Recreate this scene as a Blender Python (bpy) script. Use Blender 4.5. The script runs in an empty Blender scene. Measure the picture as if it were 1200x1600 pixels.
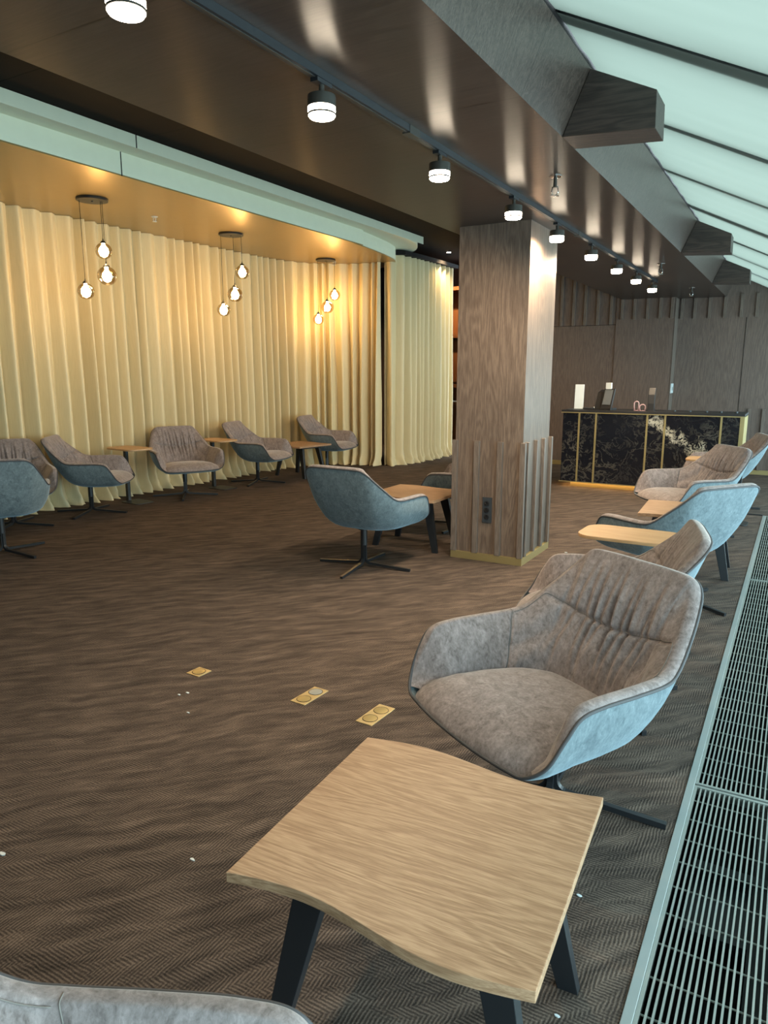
import bpy, bmesh, math, random
import numpy as np
from mathutils import Vector, Matrix

scene = bpy.context.scene
COL = scene.collection
PI = math.pi
random.seed(7)
rng = np.random.default_rng(7)

# ---------------------------------------------------------------- object helpers
def link(o, parent=None, label=None, cat=None, group=None, kind=None):
    COL.objects.link(o)
    if parent is not None:
        o.parent = parent
    if label: o['label'] = label
    if cat: o['category'] = cat
    if group: o['group'] = group
    if kind: o['kind'] = kind
    return o

def empty(name, loc=(0, 0, 0), rz=0.0, label=None, cat=None, group=None, kind=None):
    o = bpy.data.objects.new(name, None)
    o.empty_display_size = .1
    o.location = loc
    o.rotation_euler = (0, 0, rz)
    return link(o, None, label, cat, group, kind)

class MB:
    """collects verts / faces, links them as ONE mesh object"""
    def __init__(self): self.v = []; self.f = []; self.mi = []; self.m = 0
    def add(self, verts, faces):
        n = len(self.v)
        self.v += [tuple(map(float, p)) for p in verts]
        self.f += [tuple(i+n for i in q) for q in faces]
        self.mi += [self.m]*len(faces)
        return self
    def box(self, x0, x1, y0, y1, z0, z1):
        v = [(x0,y0,z0),(x1,y0,z0),(x1,y1,z0),(x0,y1,z0),(x0,y0,z1),(x1,y0,z1),(x1,y1,z1),(x0,y1,z1)]
        return self.add(v, [(0,3,2,1),(4,5,6,7),(0,1,5,4),(1,2,6,5),(2,3,7,6),(3,0,4,7)])
    def prism(self, poly, z0, z1):
        n = len(poly)
        v = [(x,y,z0) for x,y in poly]+[(x,y,z1) for x,y in poly]
        return self.add(v, [tuple(range(n-1,-1,-1)), tuple(range(n,2*n))]+[(i,(i+1)%n,(i+1)%n+n,i+n) for i in range(n)])
    def prism_y(self, poly, y0, y1):
        n = len(poly)
        v = [(x,y0,z) for x,z in poly]+[(x,y1,z) for x,z in poly]
        return self.add(v, [tuple(range(n)), tuple(range(2*n-1,n-1,-1))]+[((i+1)%n,i,i+n,(i+1)%n+n) for i in range(n)])
    def prism_x(self, poly, x0, x1):
        n = len(poly)
        v = [(x0,y,z) for y,z in poly]+[(x1,y,z) for y,z in poly]
        return self.add(v, [tuple(range(n-1,-1,-1)), tuple(range(n,2*n))]+[(i,(i+1)%n,(i+1)%n+n,i+n) for i in range(n)])
    def lathe(self, prof, c=(0,0,0), n=24, cap=True):
        v = []; f = []
        for r, z in prof:
            for k in range(n):
                a = 2*PI*k/n
                v.append((c[0]+r*math.cos(a), c[1]+r*math.sin(a), c[2]+z))
        for i in range(len(prof)-1):
            for k in range(n):
                f.append((i*n+k, i*n+(k+1)%n, (i+1)*n+(k+1)%n, (i+1)*n+k))
        if cap:
            f.append(tuple(range(n-1,-1,-1))); m = (len(prof)-1)*n
            f.append(tuple(range(m, m+n)))
        return self.add(v, f)
    def sweep(self, pts, r, n=8, closed=False, square=False, up=None):
        P = [Vector(p) for p in pts]; N = len(P); v = []; f = []
        pu = Vector(up) if up else None
        for i in range(N):
            if closed: t = P[(i+1)%N]-P[i-1]
            else: t = P[min(i+1,N-1)]-P[max(i-1,0)]
            t.normalize()
            if pu is None:
                pu = Vector((0,0,1)) if abs(t.z) < .9 else Vector((1,0,0))
            s = t.cross(pu).normalized(); u = s.cross(t).normalized(); pu = u
            rr = r[i] if isinstance(r, (list, tuple)) and not square else r
            for k in range(n):
                a = 2*PI*k/n
                if square:
                    a = PI/4+k*PI/2
                    v.append(P[i]+s*(rr[0]*math.copysign(1, math.cos(a)))+u*(rr[1]*math.copysign(1, math.sin(a))))
                else:
                    v.append(P[i]+s*(rr*math.cos(a))+u*(rr*math.sin(a)))
        M = N if closed else N-1
        for i in range(M):
            for k in range(n):
                j = (i+1) % N
                f.append((i*n+k, j*n+k, j*n+(k+1)%n, i*n+(k+1)%n))
        if not closed:
            f.append(tuple(range(n))); f.append(tuple(range((N-1)*n+n-1, (N-1)*n-1, -1)))
        return self.add(v, f)
    def grid(self, rows, closed=False):
        """rows: list of arrays (m,3)"""
        n = len(rows[0]); v = [p for r in rows for p in r]; f = []
        for i in range(len(rows)-1):
            for k in range(n if closed else n-1):
                k2 = (k+1) % n
                f.append((i*n+k, i*n+k2, (i+1)*n+k2, (i+1)*n+k))
        return self.add(v, f)
    def mesh(self, name, mats, smooth=False, bevel=None, angle=35):
        me = bpy.data.meshes.new(name)
        me.from_pydata(self.v, [], self.f)
        for m in (mats if isinstance(mats, (list, tuple)) else [mats]): me.materials.append(m)
        me.polygons.foreach_set('material_index', self.mi)
        bm = bmesh.new(); bm.from_mesh(me)
        bmesh.ops.recalc_face_normals(bm, faces=bm.faces)
        if bevel:
            ed = [e for e in bm.edges if len(e.link_faces) == 2 and e.calc_face_angle(0) > math.radians(30)]
            bmesh.ops.bevel(bm, geom=ed, offset=bevel, segments=2, affect='EDGES', profile=.6, clamp_overlap=True)
        bm.to_mesh(me); bm.free()
        if smooth:
            me.polygons.foreach_set('use_smooth', [True]*len(me.polygons))
            if smooth != 'all':
                try: me.set_sharp_from_angle(angle=math.radians(angle))
                except Exception: pass
        me.update()
        return me
    def build(self, name, mats, parent=None, smooth=False, bevel=None, angle=35, **kw):
        o = bpy.data.objects.new(name, self.mesh(name, mats, smooth, bevel, angle))
        return link(o, parent, **kw)

def copy_tree(o, parent=None):
    c = o.copy(); COL.objects.link(c)
    if parent is not None: c.parent = parent
    for ch in list(o.children): copy_tree(ch, c)
    return c

# ---------------------------------------------------------------- material helpers
def new_mat(name):
    m = bpy.data.materials.new(name); m.use_nodes = True
    nt = m.node_tree; nt.nodes.clear()
    out = nt.nodes.new('ShaderNodeOutputMaterial')
    return m, nt, out
class NT:
    def __init__(self, nt): self.nt = nt
    def n(self, t, **kw):
        x = self.nt.nodes.new(t)
        for k, v in kw.items():
            if k in x.inputs: 
                if hasattr(v, 'is_output'): self.nt.links.new(v, x.inputs[k])
                else: x.inputs[k].default_value = v
            else: setattr(x, k, v)
        return x
    def set(self, x, i, v):
        if hasattr(v, 'is_output'): self.nt.links.new(v, x.inputs[i])
        else: x.inputs[i].default_value = v
    def coord(self, which='Object'): return self.n('ShaderNodeTexCoord').outputs[which]
    def map(self, vec, scale=(1,1,1), rot=(0,0,0), loc=(0,0,0)):
        x = self.n('ShaderNodeMapping'); self.set(x, 'Vector', vec)
        x.inputs['Scale'].default_value = scale; x.inputs['Rotation'].default_value = rot; x.inputs['Location'].default_value = loc
        return x.outputs[0]
    def noise(self, vec, scale=5, detail=2, rough=.5, dist=0):
        x = self.n('ShaderNodeTexNoise'); self.set(x, 'Vector', vec)
        x.inputs['Scale'].default_value = scale; x.inputs['Detail'].default_value = detail
        x.inputs['Roughness'].default_value = rough; x.inputs['Distortion'].default_value = dist
        return x.outputs['Fac']
    def math(self, op, a, b=0.0, c=None, clamp=False):
        x = self.n('ShaderNodeMath', operation=op, use_clamp=clamp)
        self.set(x, 0, a); self.set(x, 1, b)
        if c is not None: self.set(x, 2, c)
        return x.outputs[0]
    def ramp(self, fac, stops, interp='LINEAR'):
        x = self.n('ShaderNodeValToRGB'); self.set(x, 'Fac', fac)
        cr = x.color_ramp; cr.interpolation = interp
        while len(cr.elements) < len(stops): cr.elements.new(.5)
        for e, (p, c) in zip(cr.elements, stops):
            e.position = p; e.color = (*c, 1) if len(c) == 3 else c
        return x.outputs['Color']
    def mix(self, fac, a, b, mode='MIX'):
        x = self.n('ShaderNodeMix', data_type='RGBA', blend_type=mode)
        self.set(x, 'Factor', fac)
        self.set(x, 6, a if hasattr(a, 'is_output') else (*a, 1)); self.set(x, 7, b if hasattr(b, 'is_output') else (*b, 1))
        return x.outputs[2]
    def sep(self, vec):
        x = self.n('ShaderNodeSeparateXYZ'); self.set(x, 0, vec); return x.outputs
    def bump(self, h, strength=.2, dist=.01):
        x = self.n('ShaderNodeBump'); self.set(x, 'Height', h)
        x.inputs['Strength'].default_value = strength; x.inputs['Distance'].default_value = dist
        return x.outputs[0]
    def bsdf(self, out, color=(.5,.5,.5), rough=.5, metal=0, normal=None, spec=.5, **kw):
        x = self.n('ShaderNodeBsdfPrincipled')
        self.set(x, 'Base Color', color if hasattr(color, 'is_output') else (*color, 1))
        self.set(x, 'Roughness', rough); self.set(x, 'Metallic', metal)
        x.inputs['Specular IOR Level'].default_value = spec
        if normal is not None: self.set(x, 'Normal', normal)
        for k, v in kw.items(): self.set(x, k, v)
        if out is not None: self.nt.links.new(x.outputs[0], out.inputs['Surface'])
        return x.outputs[0]

def simple(name, color, rough=.5, metal=0, spec=.5, bump=None, **kw):
    m, nt, out = new_mat(name); t = NT(nt)
    co = t.coord()
    nz = t.noise(co, 9, 3)
    c = t.mix(t.math('MULTIPLY', nz, .35), color, tuple(x*.75 for x in color))
    nrm = None
    if bump: nrm = t.bump(t.noise(co, bump[0], 3), bump[1], .004)
    t.bsdf(out, c, rough, metal, nrm, spec, **kw)
    return m

def wood(name, axis, dark, light, rough=.4, spec=.5, fine=1.0, bump=.12, seam=None, ringy=.5, aniso=0):
    """grain runs along axis ('X','Y','Z'); seam = (axis index, start, step, half width)"""
    m, nt, out = new_mat(name); t = NT(nt); co = t.coord()
    k = {'X': 0, 'Y': 1, 'Z': 2}[axis]
    def st(a, b):
        s = [a]*3; s[k] = b; return tuple(s)
    big = t.noise(t.map(co, st(5*fine, .55*fine)), 1, 3, .55, .4)
    r = t.math('SINE', t.math('MULTIPLY', big, 95))
    r = t.math('MULTIPLY_ADD', r, .5, .5)
    fines = t.noise(t.map(co, st(150*fine, 5*fine)), 1, 3, .65)
    pores = t.noise(t.map(co, st(320*fine, 16*fine)), 1, 2, .6)
    f = t.math('ADD', t.math('MULTIPLY', r, .42*ringy), t.math('MULTIPLY', fines, .75))
    f = t.math('ADD', f, t.math('MULTIPLY', t.math('SUBTRACT', pores, .5), .55))
    f = t.math('SUBTRACT', f, .12, clamp=True)
    c = t.ramp(f, [(.18, dark), (.5, tuple((a+b)/2 for a, b in zip(dark, light))), (.8, light)])
    broad = t.noise(t.map(co, st(1.6, .5)), 1, 2)
    c = t.mix(t.math('MULTIPLY', broad, .30), c, dark)
    if seam:
        ax, s0, step, hw = seam
        d = t.math('ABSOLUTE', t.math('SUBTRACT', t.math('PINGPONG', t.math('SUBTRACT', t.sep(co)[ax], s0), step/2), 0))
        line = t.math('LESS_THAN', d, hw)
        c = t.mix(line, c, tuple(x*.25 for x in dark))
    kw = {}
    if aniso:
        cx = t.n('ShaderNodeCombineXYZ'); cx.inputs[1].default_value = 1.0
        kw = {'Anisotropic': aniso, 'Tangent': cx.outputs[0]}
    t.bsdf(out, c, rough, 0, t.bump(f, bump, .003), spec, **kw)
    return m

def emit(name, color, strength):
    m, nt, out = new_mat(name); t = NT(nt)
    e = t.n('ShaderNodeEmission'); e.inputs[0].default_value = (*color, 1); e.inputs[1].default_value = strength
    nt.links.new(e.outputs[0], out.inputs[0])
    return m

def fabric(name, c0, c1, tint=(.5,.55,.6)):
    m, nt, out = new_mat(name); t = NT(nt); co = t.coord()
    a = t.noise(t.map(co, (24,24,15)), 1, 5, .72, .8)
    b = t.noise(t.map(co, (95,95,45)), 1, 4, .7, .4)
    w = t.noise(co, 420, 2)
    f = t.math('ADD', t.math('MULTIPLY', a, .65), t.math('MULTIPLY', b, .5))
    c = t.ramp(f, [(.34, c0), (.58, tuple((x+y)/2 for x, y in zip(c0, c1))), (.80, c1)])
    h = t.math('ADD', t.math('MULTIPLY', w, .5), b)
    t.bsdf(out, c, .85, 0, t.bump(h, .12, .004), .25, **{'Sheen Weight': .45, 'Sheen Roughness': .4, 'Sheen Tint': (*tint, 1)})
    return m
# ---------------------------------------------------------------- chair geometry
def catmull(P, n):
    """closed-loop Catmull-Rom through P, n samples per span"""
    P = np.asarray(P, float); N = len(P); out = []
    for i in range(N):
        a, b, c, d = P[i-1], P[i], P[(i+1) % N], P[(i+2) % N]
        for k in range(n):
            t = k/n
            out.append(.5*((2*b)+(-a+c)*t+(2*a-5*b+4*c-d)*t*t+(-a+3*b-3*c+d)*t**3))
    return np.array(out)

RIM = [(0, .405, .832), (.13, .403, .832), (.222, .394, .826), (.268, .368, .796), (.302, .312, .742), (.338, .232, .676), (.366, .155, .621),
       (.384, .085, .603), (.394, -.05, .601), (.398, -.19, .600), (.397, -.275, .584), (.389, -.325, .520), (.368, -.372, .432),
       (.318, -.408, .384), (.25, -.42, .374), (.13, -.432, .370), (0, -.436, .369)]
KNEE = [(0, .175, .345), (.10, .172, .345), (.17, .158, .343), (.215, .135, .342), (.248, .100, .341), (.274, .060, .339), (.290, .02, .337),
        (.300, -.02, .336), (.309, -.08, .335), (.313, -.14, .335), (.313, -.20, .335), (.308, -.255, .336), (.290, -.305, .338),
        (.245, -.340, .340), (.185, -.358, .341), (.10, -.370, .341), (0, -.373, .341)]
def full(L):
    return L + [(-x, y, z) for x, y, z in L[-2:0:-1]]
def shell_rows(n=10):
    P = catmull(full(RIM), n); K = catmull(full(KNEE), n)
    C = np.array([0, -.10, .322])
    rows = []
    rad = P-C; rad[:, 2] = 0; rad /= np.linalg.norm(rad, axis=1)[:, None]
    P1 = P+(K-P)*.68; P2 = K+(C-K)*.40
    for t in (0, .08, .2, .36, .52, .68):
        rows.append(P+(K-P)*t+rad*(.016*math.sin(math.pi*min(1, t/.8)))[..., None] if False else P+(K-P)*t+rad*.016*math.sin(math.pi*min(1, t/.85)))
    e = rad*.016*math.sin(math.pi*.8)
    for u in (.2, .4, .6, .8, 1.0):
        rows.append((1-u)**2*(P1+e)+2*u*(1-u)*K+u*u*P2)
    rows.append(K+(C-K)*.75)
    return rows, C, P, K
# ---------------------------------------------------------------- materials
M = {}
M['ceil'] = wood('dark_oak_ceiling', 'X', (.026,.018,.015), (.085,.060,.048), rough=.30, spec=.75, bump=.04, seam=(1, 1.83, 1.35, .004), ringy=.3, aniso=.85)
M['fascia'] = wood('dark_oak_fascia', 'Z', (.034,.025,.021), (.15,.112,.092), rough=.34, spec=.55, bump=.30, seam=(1, 1.83, 1.35, .0022), ringy=.3)
M['bracket'] = wood('dark_oak_bracket', 'X', (.020,.0145,.012), (.072,.050,.041), rough=.45, bump=.12, ringy=.8)
M['column'] = wood('oak_veneer_column', 'Z', (.092,.066,.052), (.27,.205,.162), rough=.42, spec=.45, bump=.12, ringy=.4)
M['batten'] = wood('oak_batten', 'Z', (.10,.078,.065), (.26,.21,.178), rough=.42, bump=.1, fine=1.3, ringy=.4)
M['wallwood'] = wood('oak_wall_panel', 'Z', (.100,.072,.061), (.24,.178,.150), rough=.45, bump=.06, ringy=.35)
M['tabletop'] = wood('light_oak_top', 'X', (.235,.134,.074), (.58,.385,.24), rough=.42, spec=.4, bump=.06, fine=1.5, ringy=.42)
M['plank'] = wood('pale_oak_plank', 'X', (.38,.225,.11), (.62,.42,.235), rough=.42, spec=.4, bump=.05, fine=1.0, ringy=.35)
M['cabinet'] = wood('warm_wood_cabinet', 'Z', (.16,.060,.022), (.34,.145,.055), rough=.4, bump=.06, ringy=.4)
M['black'] = simple('black_powder_coat', (.012,.014,.017), .38, 0, .5)
M['blackmat'] = simple('black_plastic', (.010,.010,.012), .5)
M['dark'] = simple('dark_void_paint', (.012,.010,.010), .8, 0, .2)
M['steel'] = simple('aluminium_trim', (.42,.46,.46), .4, .7)
M['grille'] = simple('grey_grille_bar', (.30,.33,.31), .45, .5)
M['brass'] = simple('brushed_brass', (.52,.42,.20), .38, .75)
M['brassdark'] = simple('aged_brass_plate', (.55,.43,.22), .42, .6)
M['mint'] = simple('mint_grey_paint', (.72,.74,.58), .6, 0, .3)
M['gold'] = simple('gold_ceiling_paint', (.37,.27,.115), .34, .5, .5)
M['white'] = simple('white_plastic', (.58,.63,.65), .45)
M['pink'] = simple('pink_ceramic', (.42,.27,.28), .4)
M['screen'] = simple('grey_screen', (.10,.11,.12), .2)
M['charcoal'] = simple('charcoal_plastic', (.035,.042,.05), .4)
M['lamp'] = simple('dark_bronze_lamp', (.05,.048,.042), .4, .4)
M['chrome'] = simple('chrome', (.7,.7,.7), .15, 1)
M['inner'] = fabric('taupe_velvet', (.074,.059,.056), (.335,.290,.290), (.8,.75,.7))
M['outer'] = fabric('blue_grey_velvet', (.048,.069,.082), (.19,.242,.265), (.55,.75,.9))
M['piping'] = simple('grey_piping', (.16,.145,.135), .7)
M['pipingdark'] = simple('dark_piping', (.05,.05,.055), .7)
M['lampglow'] = emit('lamp_diffuser_glow', (1.0,.83,.62), 30)
M['bulb'] = emit('filament_bulb_glow', (1.0,.68,.32), 105)
M['led'] = emit('warm_led_glow', (1.0,.55,.17), 22)
M['down'] = emit('downlight_glow', (1.0,.78,.5), 40)

def carpet():
    m, nt, out = new_mat('brown_rib_carpet'); t = NT(nt); co = t.coord()
    s = t.sep(co)
    wob = t.noise(t.map(co, (14,14,1)), 1, 3)
    per = .0105
    def stripes(ax):
        ph = t.math('MULTIPLY_ADD', s[ax], 2*PI/per, t.math('MULTIPLY', wob, 9.0))
        return t.math('MULTIPLY_ADD', t.math('SINE', ph), .5, .5)
    A, B = stripes(0), stripes(1)
    th = math.radians(47)
    rot = t.map(co, (1,1,1), (0,0,-th))                     # x along the streaks, y across
    warp = t.math('MULTIPLY', t.math('SUBTRACT', t.noise(co, 1.7, 3), .5), .22)
    cmb = t.n('ShaderNodeCombineXYZ'); t.set(cmb, 0, t.sep(rot)[0]); t.set(cmb, 1, t.math('ADD', t.sep(rot)[1], warp))
    msk = t.noise(t.map(cmb.outputs[0], (3.6,14,1)), 1, 3, .6)
    msk2 = t.noise(t.map(cmb.outputs[0], (3.4,16,1), loc=(5,3,0)), 1, 4, .68)
    sel = t.math('MULTIPLY_ADD', t.math('SUBTRACT', msk, .5), 9, .5, clamp=True)
    line = t.n('ShaderNodeMix', data_type='FLOAT'); t.set(line, 0, sel); t.set(line, 2, A); t.set(line, 3, B)
    yarn = t.noise(co, 210, 3, .7)
    f = t.math('ADD', t.math('MULTIPLY', line.outputs[0], .30), t.math('MULTIPLY', yarn, .62))
    f = t.math('ADD', f, t.math('MULTIPLY', t.math('SUBTRACT', msk2, .5), .80))
    c = t.ramp(f, [(.14, (.011,.009,.008)), (.42, (.054,.041,.034)), (.70, (.145,.109,.087)), (.95, (.30,.23,.185))])
    t.bsdf(out, c, .95, 0, t.bump(f, .35, .006), .12)
    return m
M['carpet'] = carpet()

def marble():
    m, nt, out = new_mat('black_veined_marble'); t = NT(nt); co = t.coord()
    p = t.map(co, (1.0,1,1.15), (0, math.radians(28), 0))
    w = t.n('ShaderNodeTexNoise'); t.set(w, 'Vector', p); w.inputs['Scale'].default_value = 2.6; w.inputs['Detail'].default_value = 4
    vv = t.n('ShaderNodeVectorMath', operation='SCALE'); t.set(vv, 0, w.outputs['Color']); vv.inputs['Scale'].default_value = .62
    va = t.n('ShaderNodeVectorMath', operation='ADD'); t.set(va, 0, p); t.set(va, 1, vv.outputs[0])
    n1 = t.noise(va.outputs[0], 5.0, 5, .62, .8)
    v = t.math('ABSOLUTE', t.math('SUBTRACT', n1, .5))
    vein = t.math('SUBTRACT', 1.0, t.math('MULTIPLY', v, 26), clamp=True)
    area = t.noise(p, 1.7, 2)
    vein = t.math('MULTIPLY', vein, t.math('MULTIPLY_ADD', t.math('SUBTRACT', area, .50), 2.2, .30, clamp=True))
    # one broad pale vein running down to the right across the middle of the slab
    x, y, z = t.sep(co)
    wv = t.noise(t.map(co, (5.5,5.5,5.5)), 1, 4, .6, .7)
    wv2 = t.noise(t.map(co, (17,17,17)), 1, 3, .6, .9)
    ln = t.math('ADD', t.math('MULTIPLY_ADD', x, .62, z), t.math('MULTIPLY', t.math('SUBTRACT', wv, .5), .75))
    dd = t.math('ABSOLUTE', t.math('SUBTRACT', ln, -.08))
    band = t.math('SUBTRACT', 1.0, t.math('MULTIPLY', dd, 9.5), clamp=True)
    band = t.math('MULTIPLY', band, t.math('SUBTRACT', 1.0, t.math('MULTIPLY', t.math('ABSOLUTE', t.math('SUBTRACT', wv2, .5)), 9), clamp=True))
    lim = t.math('GREATER_THAN', x, -1.72)
    band = t.math('MULTIPLY', t.math('MULTIPLY', band, 1.9, clamp=True), lim)
    f = t.math('MAXIMUM', t.math('MULTIPLY', vein, .30), band)
    tone = t.mix(t.noise(co, 4, 2), (.36,.30,.19), (.50,.49,.44))
    c = t.mix(f, (.006,.007,.011), tone)
    t.bsdf(out, c, .22, 0, None, .5)
    return m
M['marble'] = marble()

def curtain_mat():
    m, nt, out = new_mat('champagne_satin_curtain'); t = NT(nt); co = t.coord()
    nz = t.noise(t.map(co, (90,90,6)), 1, 3)
    c = t.mix(nz, (.56,.475,.285), (.68,.575,.355))
    t.bsdf(out, c, .46, 0, t.bump(nz, .04, .004), .35, **{'Sheen Weight': .25, 'Sheen Roughness': .35, 'Sheen Tint': (1,.93,.75,1)})
    return m
M['curtain'] = curtain_mat()

def blind_mat():
    m, nt, out = new_mat('mint_blind_fabric'); t = NT(nt); co = t.coord()
    nz = t.noise(t.map(co, (2.0,9,1)), 1, 3)
    c = t.mix(nz, (.070,.083,.069), (.083,.097,.081))
    tr = t.n('ShaderNodeBsdfTranslucent'); t.set(tr, 0, c)
    df = t.n('ShaderNodeBsdfDiffuse'); df.inputs[0].default_value = (.40,.46,.41,1)
    mx = t.n('ShaderNodeMixShader'); mx.inputs[0].default_value = .25
    nt.links.new(tr.outputs[0], mx.inputs[1]); nt.links.new(df.outputs[0], mx.inputs[2]); nt.links.new(mx.outputs[0], out.inputs[0])
    return m
M['blind'] = blind_mat()

def glass(name, tint, fac=.12, rough=0.0):
    m, nt, out = new_mat(name); t = NT(nt)
    tr = t.n('ShaderNodeBsdfTransparent'); tr.inputs[0].default_value = (*tint, 1)
    gl = t.n('ShaderNodeBsdfGlossy'); gl.inputs['Roughness'].default_value = rough
    lw = t.n('ShaderNodeLayerWeight'); lw.inputs[0].default_value = .35
    mx = t.n('ShaderNodeMixShader'); nt.links.new(t.math('MULTIPLY_ADD', lw.outputs['Facing'], .5, fac), mx.inputs[0])
    nt.links.new(tr.outputs[0], mx.inputs[1]); nt.links.new(gl.outputs[0], mx.inputs[2]); nt.links.new(mx.outputs[0], out.inputs[0])
    return m
M['glass'] = glass('window_glass', (.92,.98,.97), .03)
M['globe'] = glass('amber_glass_globe', (.78,.66,.50), .10, .03)

def perforated():
    m, nt, out = new_mat('perforated_black_panel'); t = NT(nt); co = t.coord()
    v = t.n('ShaderNodeTexVoronoi', feature='F1'); t.set(v, 'Vector', t.map(co, (45,45,45))); v.inputs['Randomness'].default_value = 0.0
    hole = t.math('LESS_THAN', v.outputs['Distance'], .30)
    s = t.sep(co)
    line = t.math('LESS_THAN', t.math('PINGPONG', t.math('SUBTRACT', s[1], 5.06), .72), .006)
    c = t.mix(hole, (.016,.012,.010), (.002,.002,.002))
    c = t.mix(line, c, (.003,.003,.003))
    t.bsdf(out, c, .75, 0, None, .06)
    return m
M['perf'] = perforated()

# ---------------------------------------------------------------- setting
ZC, ZG, ZB, ZL, ZR = 2.75, 3.38, 3.59, 3.70, 3.705      # oak ceiling, gold soffit, band top, lip top, recess ceiling
Y0, Y1 = -3.0, 14.0
XW = 1.25
fl = MB().box(-8.4, -.215, Y0, Y1, -.05, 0).build('floor', M['carpet'], kind='structure')
MB().box(-.215, XW+.1, 9.02, Y1, -.05, 0).build('floor_bay', M['carpet'], kind='structure')
MB().box(.62, XW+.1, Y0, 9.02, -.05, 0).build('floor_sill', M['steel'], kind='structure')
tr = MB(); tr.box(-.215, .62, Y0, 9.02, -.32, -.30); tr.box(-.235, -.215, Y0, 9.02, -.32, -.052); tr.box(.60, .62, Y0, 9.02, -.32, -.052)
tr.box(-.235, .62, 9.0, 9.04, -.32, -.052); tr.box(-.235, .62, Y0, Y0+.02, -.32, -.052)
tr.build('floor_trench', M['dark'], kind='structure')
MB().box(-.243, -.2152, Y0, 9.02, -.04, .004).build('trim_1', M['steel'], kind='structure', bevel=.002)
MB().box(-.52, -.244, 9.02, 9.05, .0, .012).build('trim_2', M['blackmat'], kind='structure')

MB().box(-2.66, -1.155, Y0, 12.9, ZC, ZC+.03).build('ceiling', M['ceil'], kind='structure')
MB().box(-8.4, -2.66, Y0, Y1, ZR, ZR+.05).build('ceiling_recess', M['perf'], kind='structure')
MB().box(-2.66, -2.64, Y0, Y1, ZC+.03, ZR).build('ceiling_upstand', M['dark'], kind='structure')
# fascia beam between oak ceiling and sloped glazing
FX0, FZ0, FX1, FZ1 = -1.155, ZC, -1.030, 3.040
MB().prism_y([(FX0,FZ0),(FX0+.0,FZ0+.03),(FX1-.03,FZ1+.0),(FX1,FZ1)], Y0, 12.9).build('beam', M['fascia'], kind='structure')
MB().prism_y([(FX1-.03,FZ1),(FX1,FZ1),(FX1,3.2),(FX1-.03,3.2)], Y0, 12.9).build('beam_cap', M['dark'], kind='structure')
for i, (y, lb) in enumerate([(3.79, 'dark oak beam bracket closest to the camera, jutting toward the blinds'),
                             (7.86, 'middle dark oak beam bracket between the nearest and the far one'),
                             (10.69, 'smallest dark oak beam bracket near the back wall')]):
    MB().prism_y([(FX0+.002,FZ0-.002),(FX1,FZ1-.004),(-.715,2.888),(-.711,2.722)], y, y+.23).build('beam_bracket', M['bracket'], bevel=.003,
        label=lb, cat='bracket', group='oak brackets along the sloped glazing')

# dropped canopy over the lounge
def plan(P): return P
gold_plan = [(x*1.047,y*1.047) for x,y in [(-7.8,Y0),(-5.395,Y0),(-5.395,7.8),(-5.42,8.6),(-5.50,9.35),(-5.60,9.95),(-5.72,10.32),(-5.95,10.62),(-6.3,10.85),(-6.8,11.0),(-7.8,11.05)]]
lip_plan = [(x*1.047,y*1.047) for x,y in [(-7.8,Y0),(-5.19,Y0),(-5.19,9.2),(-5.20,9.7),(-5.26,10.1),(-5.42,10.48),(-5.70,10.82),(-6.1,11.1),(-6.6,11.3),(-7.8,11.4)]]
def smooth_plan(P, k=6):
    P = np.array(P); out = [P[0], P[1]]
    for i in range(2, len(P)-2):
        a, b, c, d = P[i-1], P[i], P[i+1], P[i+2]
        for j in range(k):
            t = j/k; out.append(.5*((2*b)+(-a+c)*t+(2*a-5*b+4*c-d)*t*t+(-a+3*b-3*c+d)*t**3))
    out += [P[-2], P[-1]]
    return [tuple(p) for p in out]
gp, lp = smooth_plan(gold_plan), smooth_plan(lip_plan)
can = MB().prism(lp, ZB, ZL).build('ceiling_canopy', M['mint'], kind='structure', smooth=True)
bd = MB().prism(gp, ZG+.012, ZB).build('canopy_band', M['mint'], can, smooth=True)
MB().prism(gp, ZG, ZG+.012).build('gold_soffit', M['gold'], can, smooth=True, label='gold painted underside')
MB().box(-5.396*1.047, -5.391*1.047, 4.730*1.047, 4.738*1.047, ZG, ZB).build('band_joint', M['dark'], can)
MB().box(-5.191*1.047, -5.186*1.047, 4.730*1.047, 4.738*1.047, ZB, ZL).build('lip_joint', M['dark'], can)

# walls
MB().box(-8.45, -8.15, Y0, Y1, 0, ZR).build('wall_left', M['wallwood'], kind='structure')
MB().box(-8.4, XW+.1, Y0-.1, Y0, -.05, 3.7).build('wall_front', M['wallwood'], kind='structure')
wb = MB().box(-1.84, XW+.1, 12.72, 12.9, 0, 3.4).build('wall_back', M['wallwood'], kind='structure')
MB().box(-2.74, -1.84, 12.40, 12.72, 0, 3.4).build('wall_panel', M['wallwood'], wb)
MB().box(-1.845, -1.833, 12.40, 12.72, 0, 2.745).build('panel_edge', M['batten'], wb)
MB().box(-.842, -.836, 12.714, 12.722, 0, 2.43).build('panel_seam', M['dark'], wb)
MB().box(-1.84, XW, 12.70, 12.722, 0, .07).build('baseboard_back', M['brass'], wb)
for x in (-2.640,-2.445,-2.245,-2.05,-1.875):
    MB().box(x-.028, x+.012, 12.365, 12.402, 2.43, ZC-.001).build('batten', M['batten'], wb)
for x in (-1.78,-1.59,-1.375,-1.155,-.92,-.705,-.49,-.27,-.05):
    MB().box(x-.02, x+.022, 12.685, 12.722, 2.43, ZC-.001 if x < -1.15 else 2.78).build('batten', M['batten'], wb)
for x in (-.675,-.475,-.275,-.075):
    MB().box(x-.022, x+.022, 12.685, 12.722, .07, 1.03).build('batten', M['batten'], wb)
wl = MB().box(-5.3, -2.74, 12.42, 12.9, 0, ZR).build('wall_bar', M['wallwood'], kind='structure')
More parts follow.
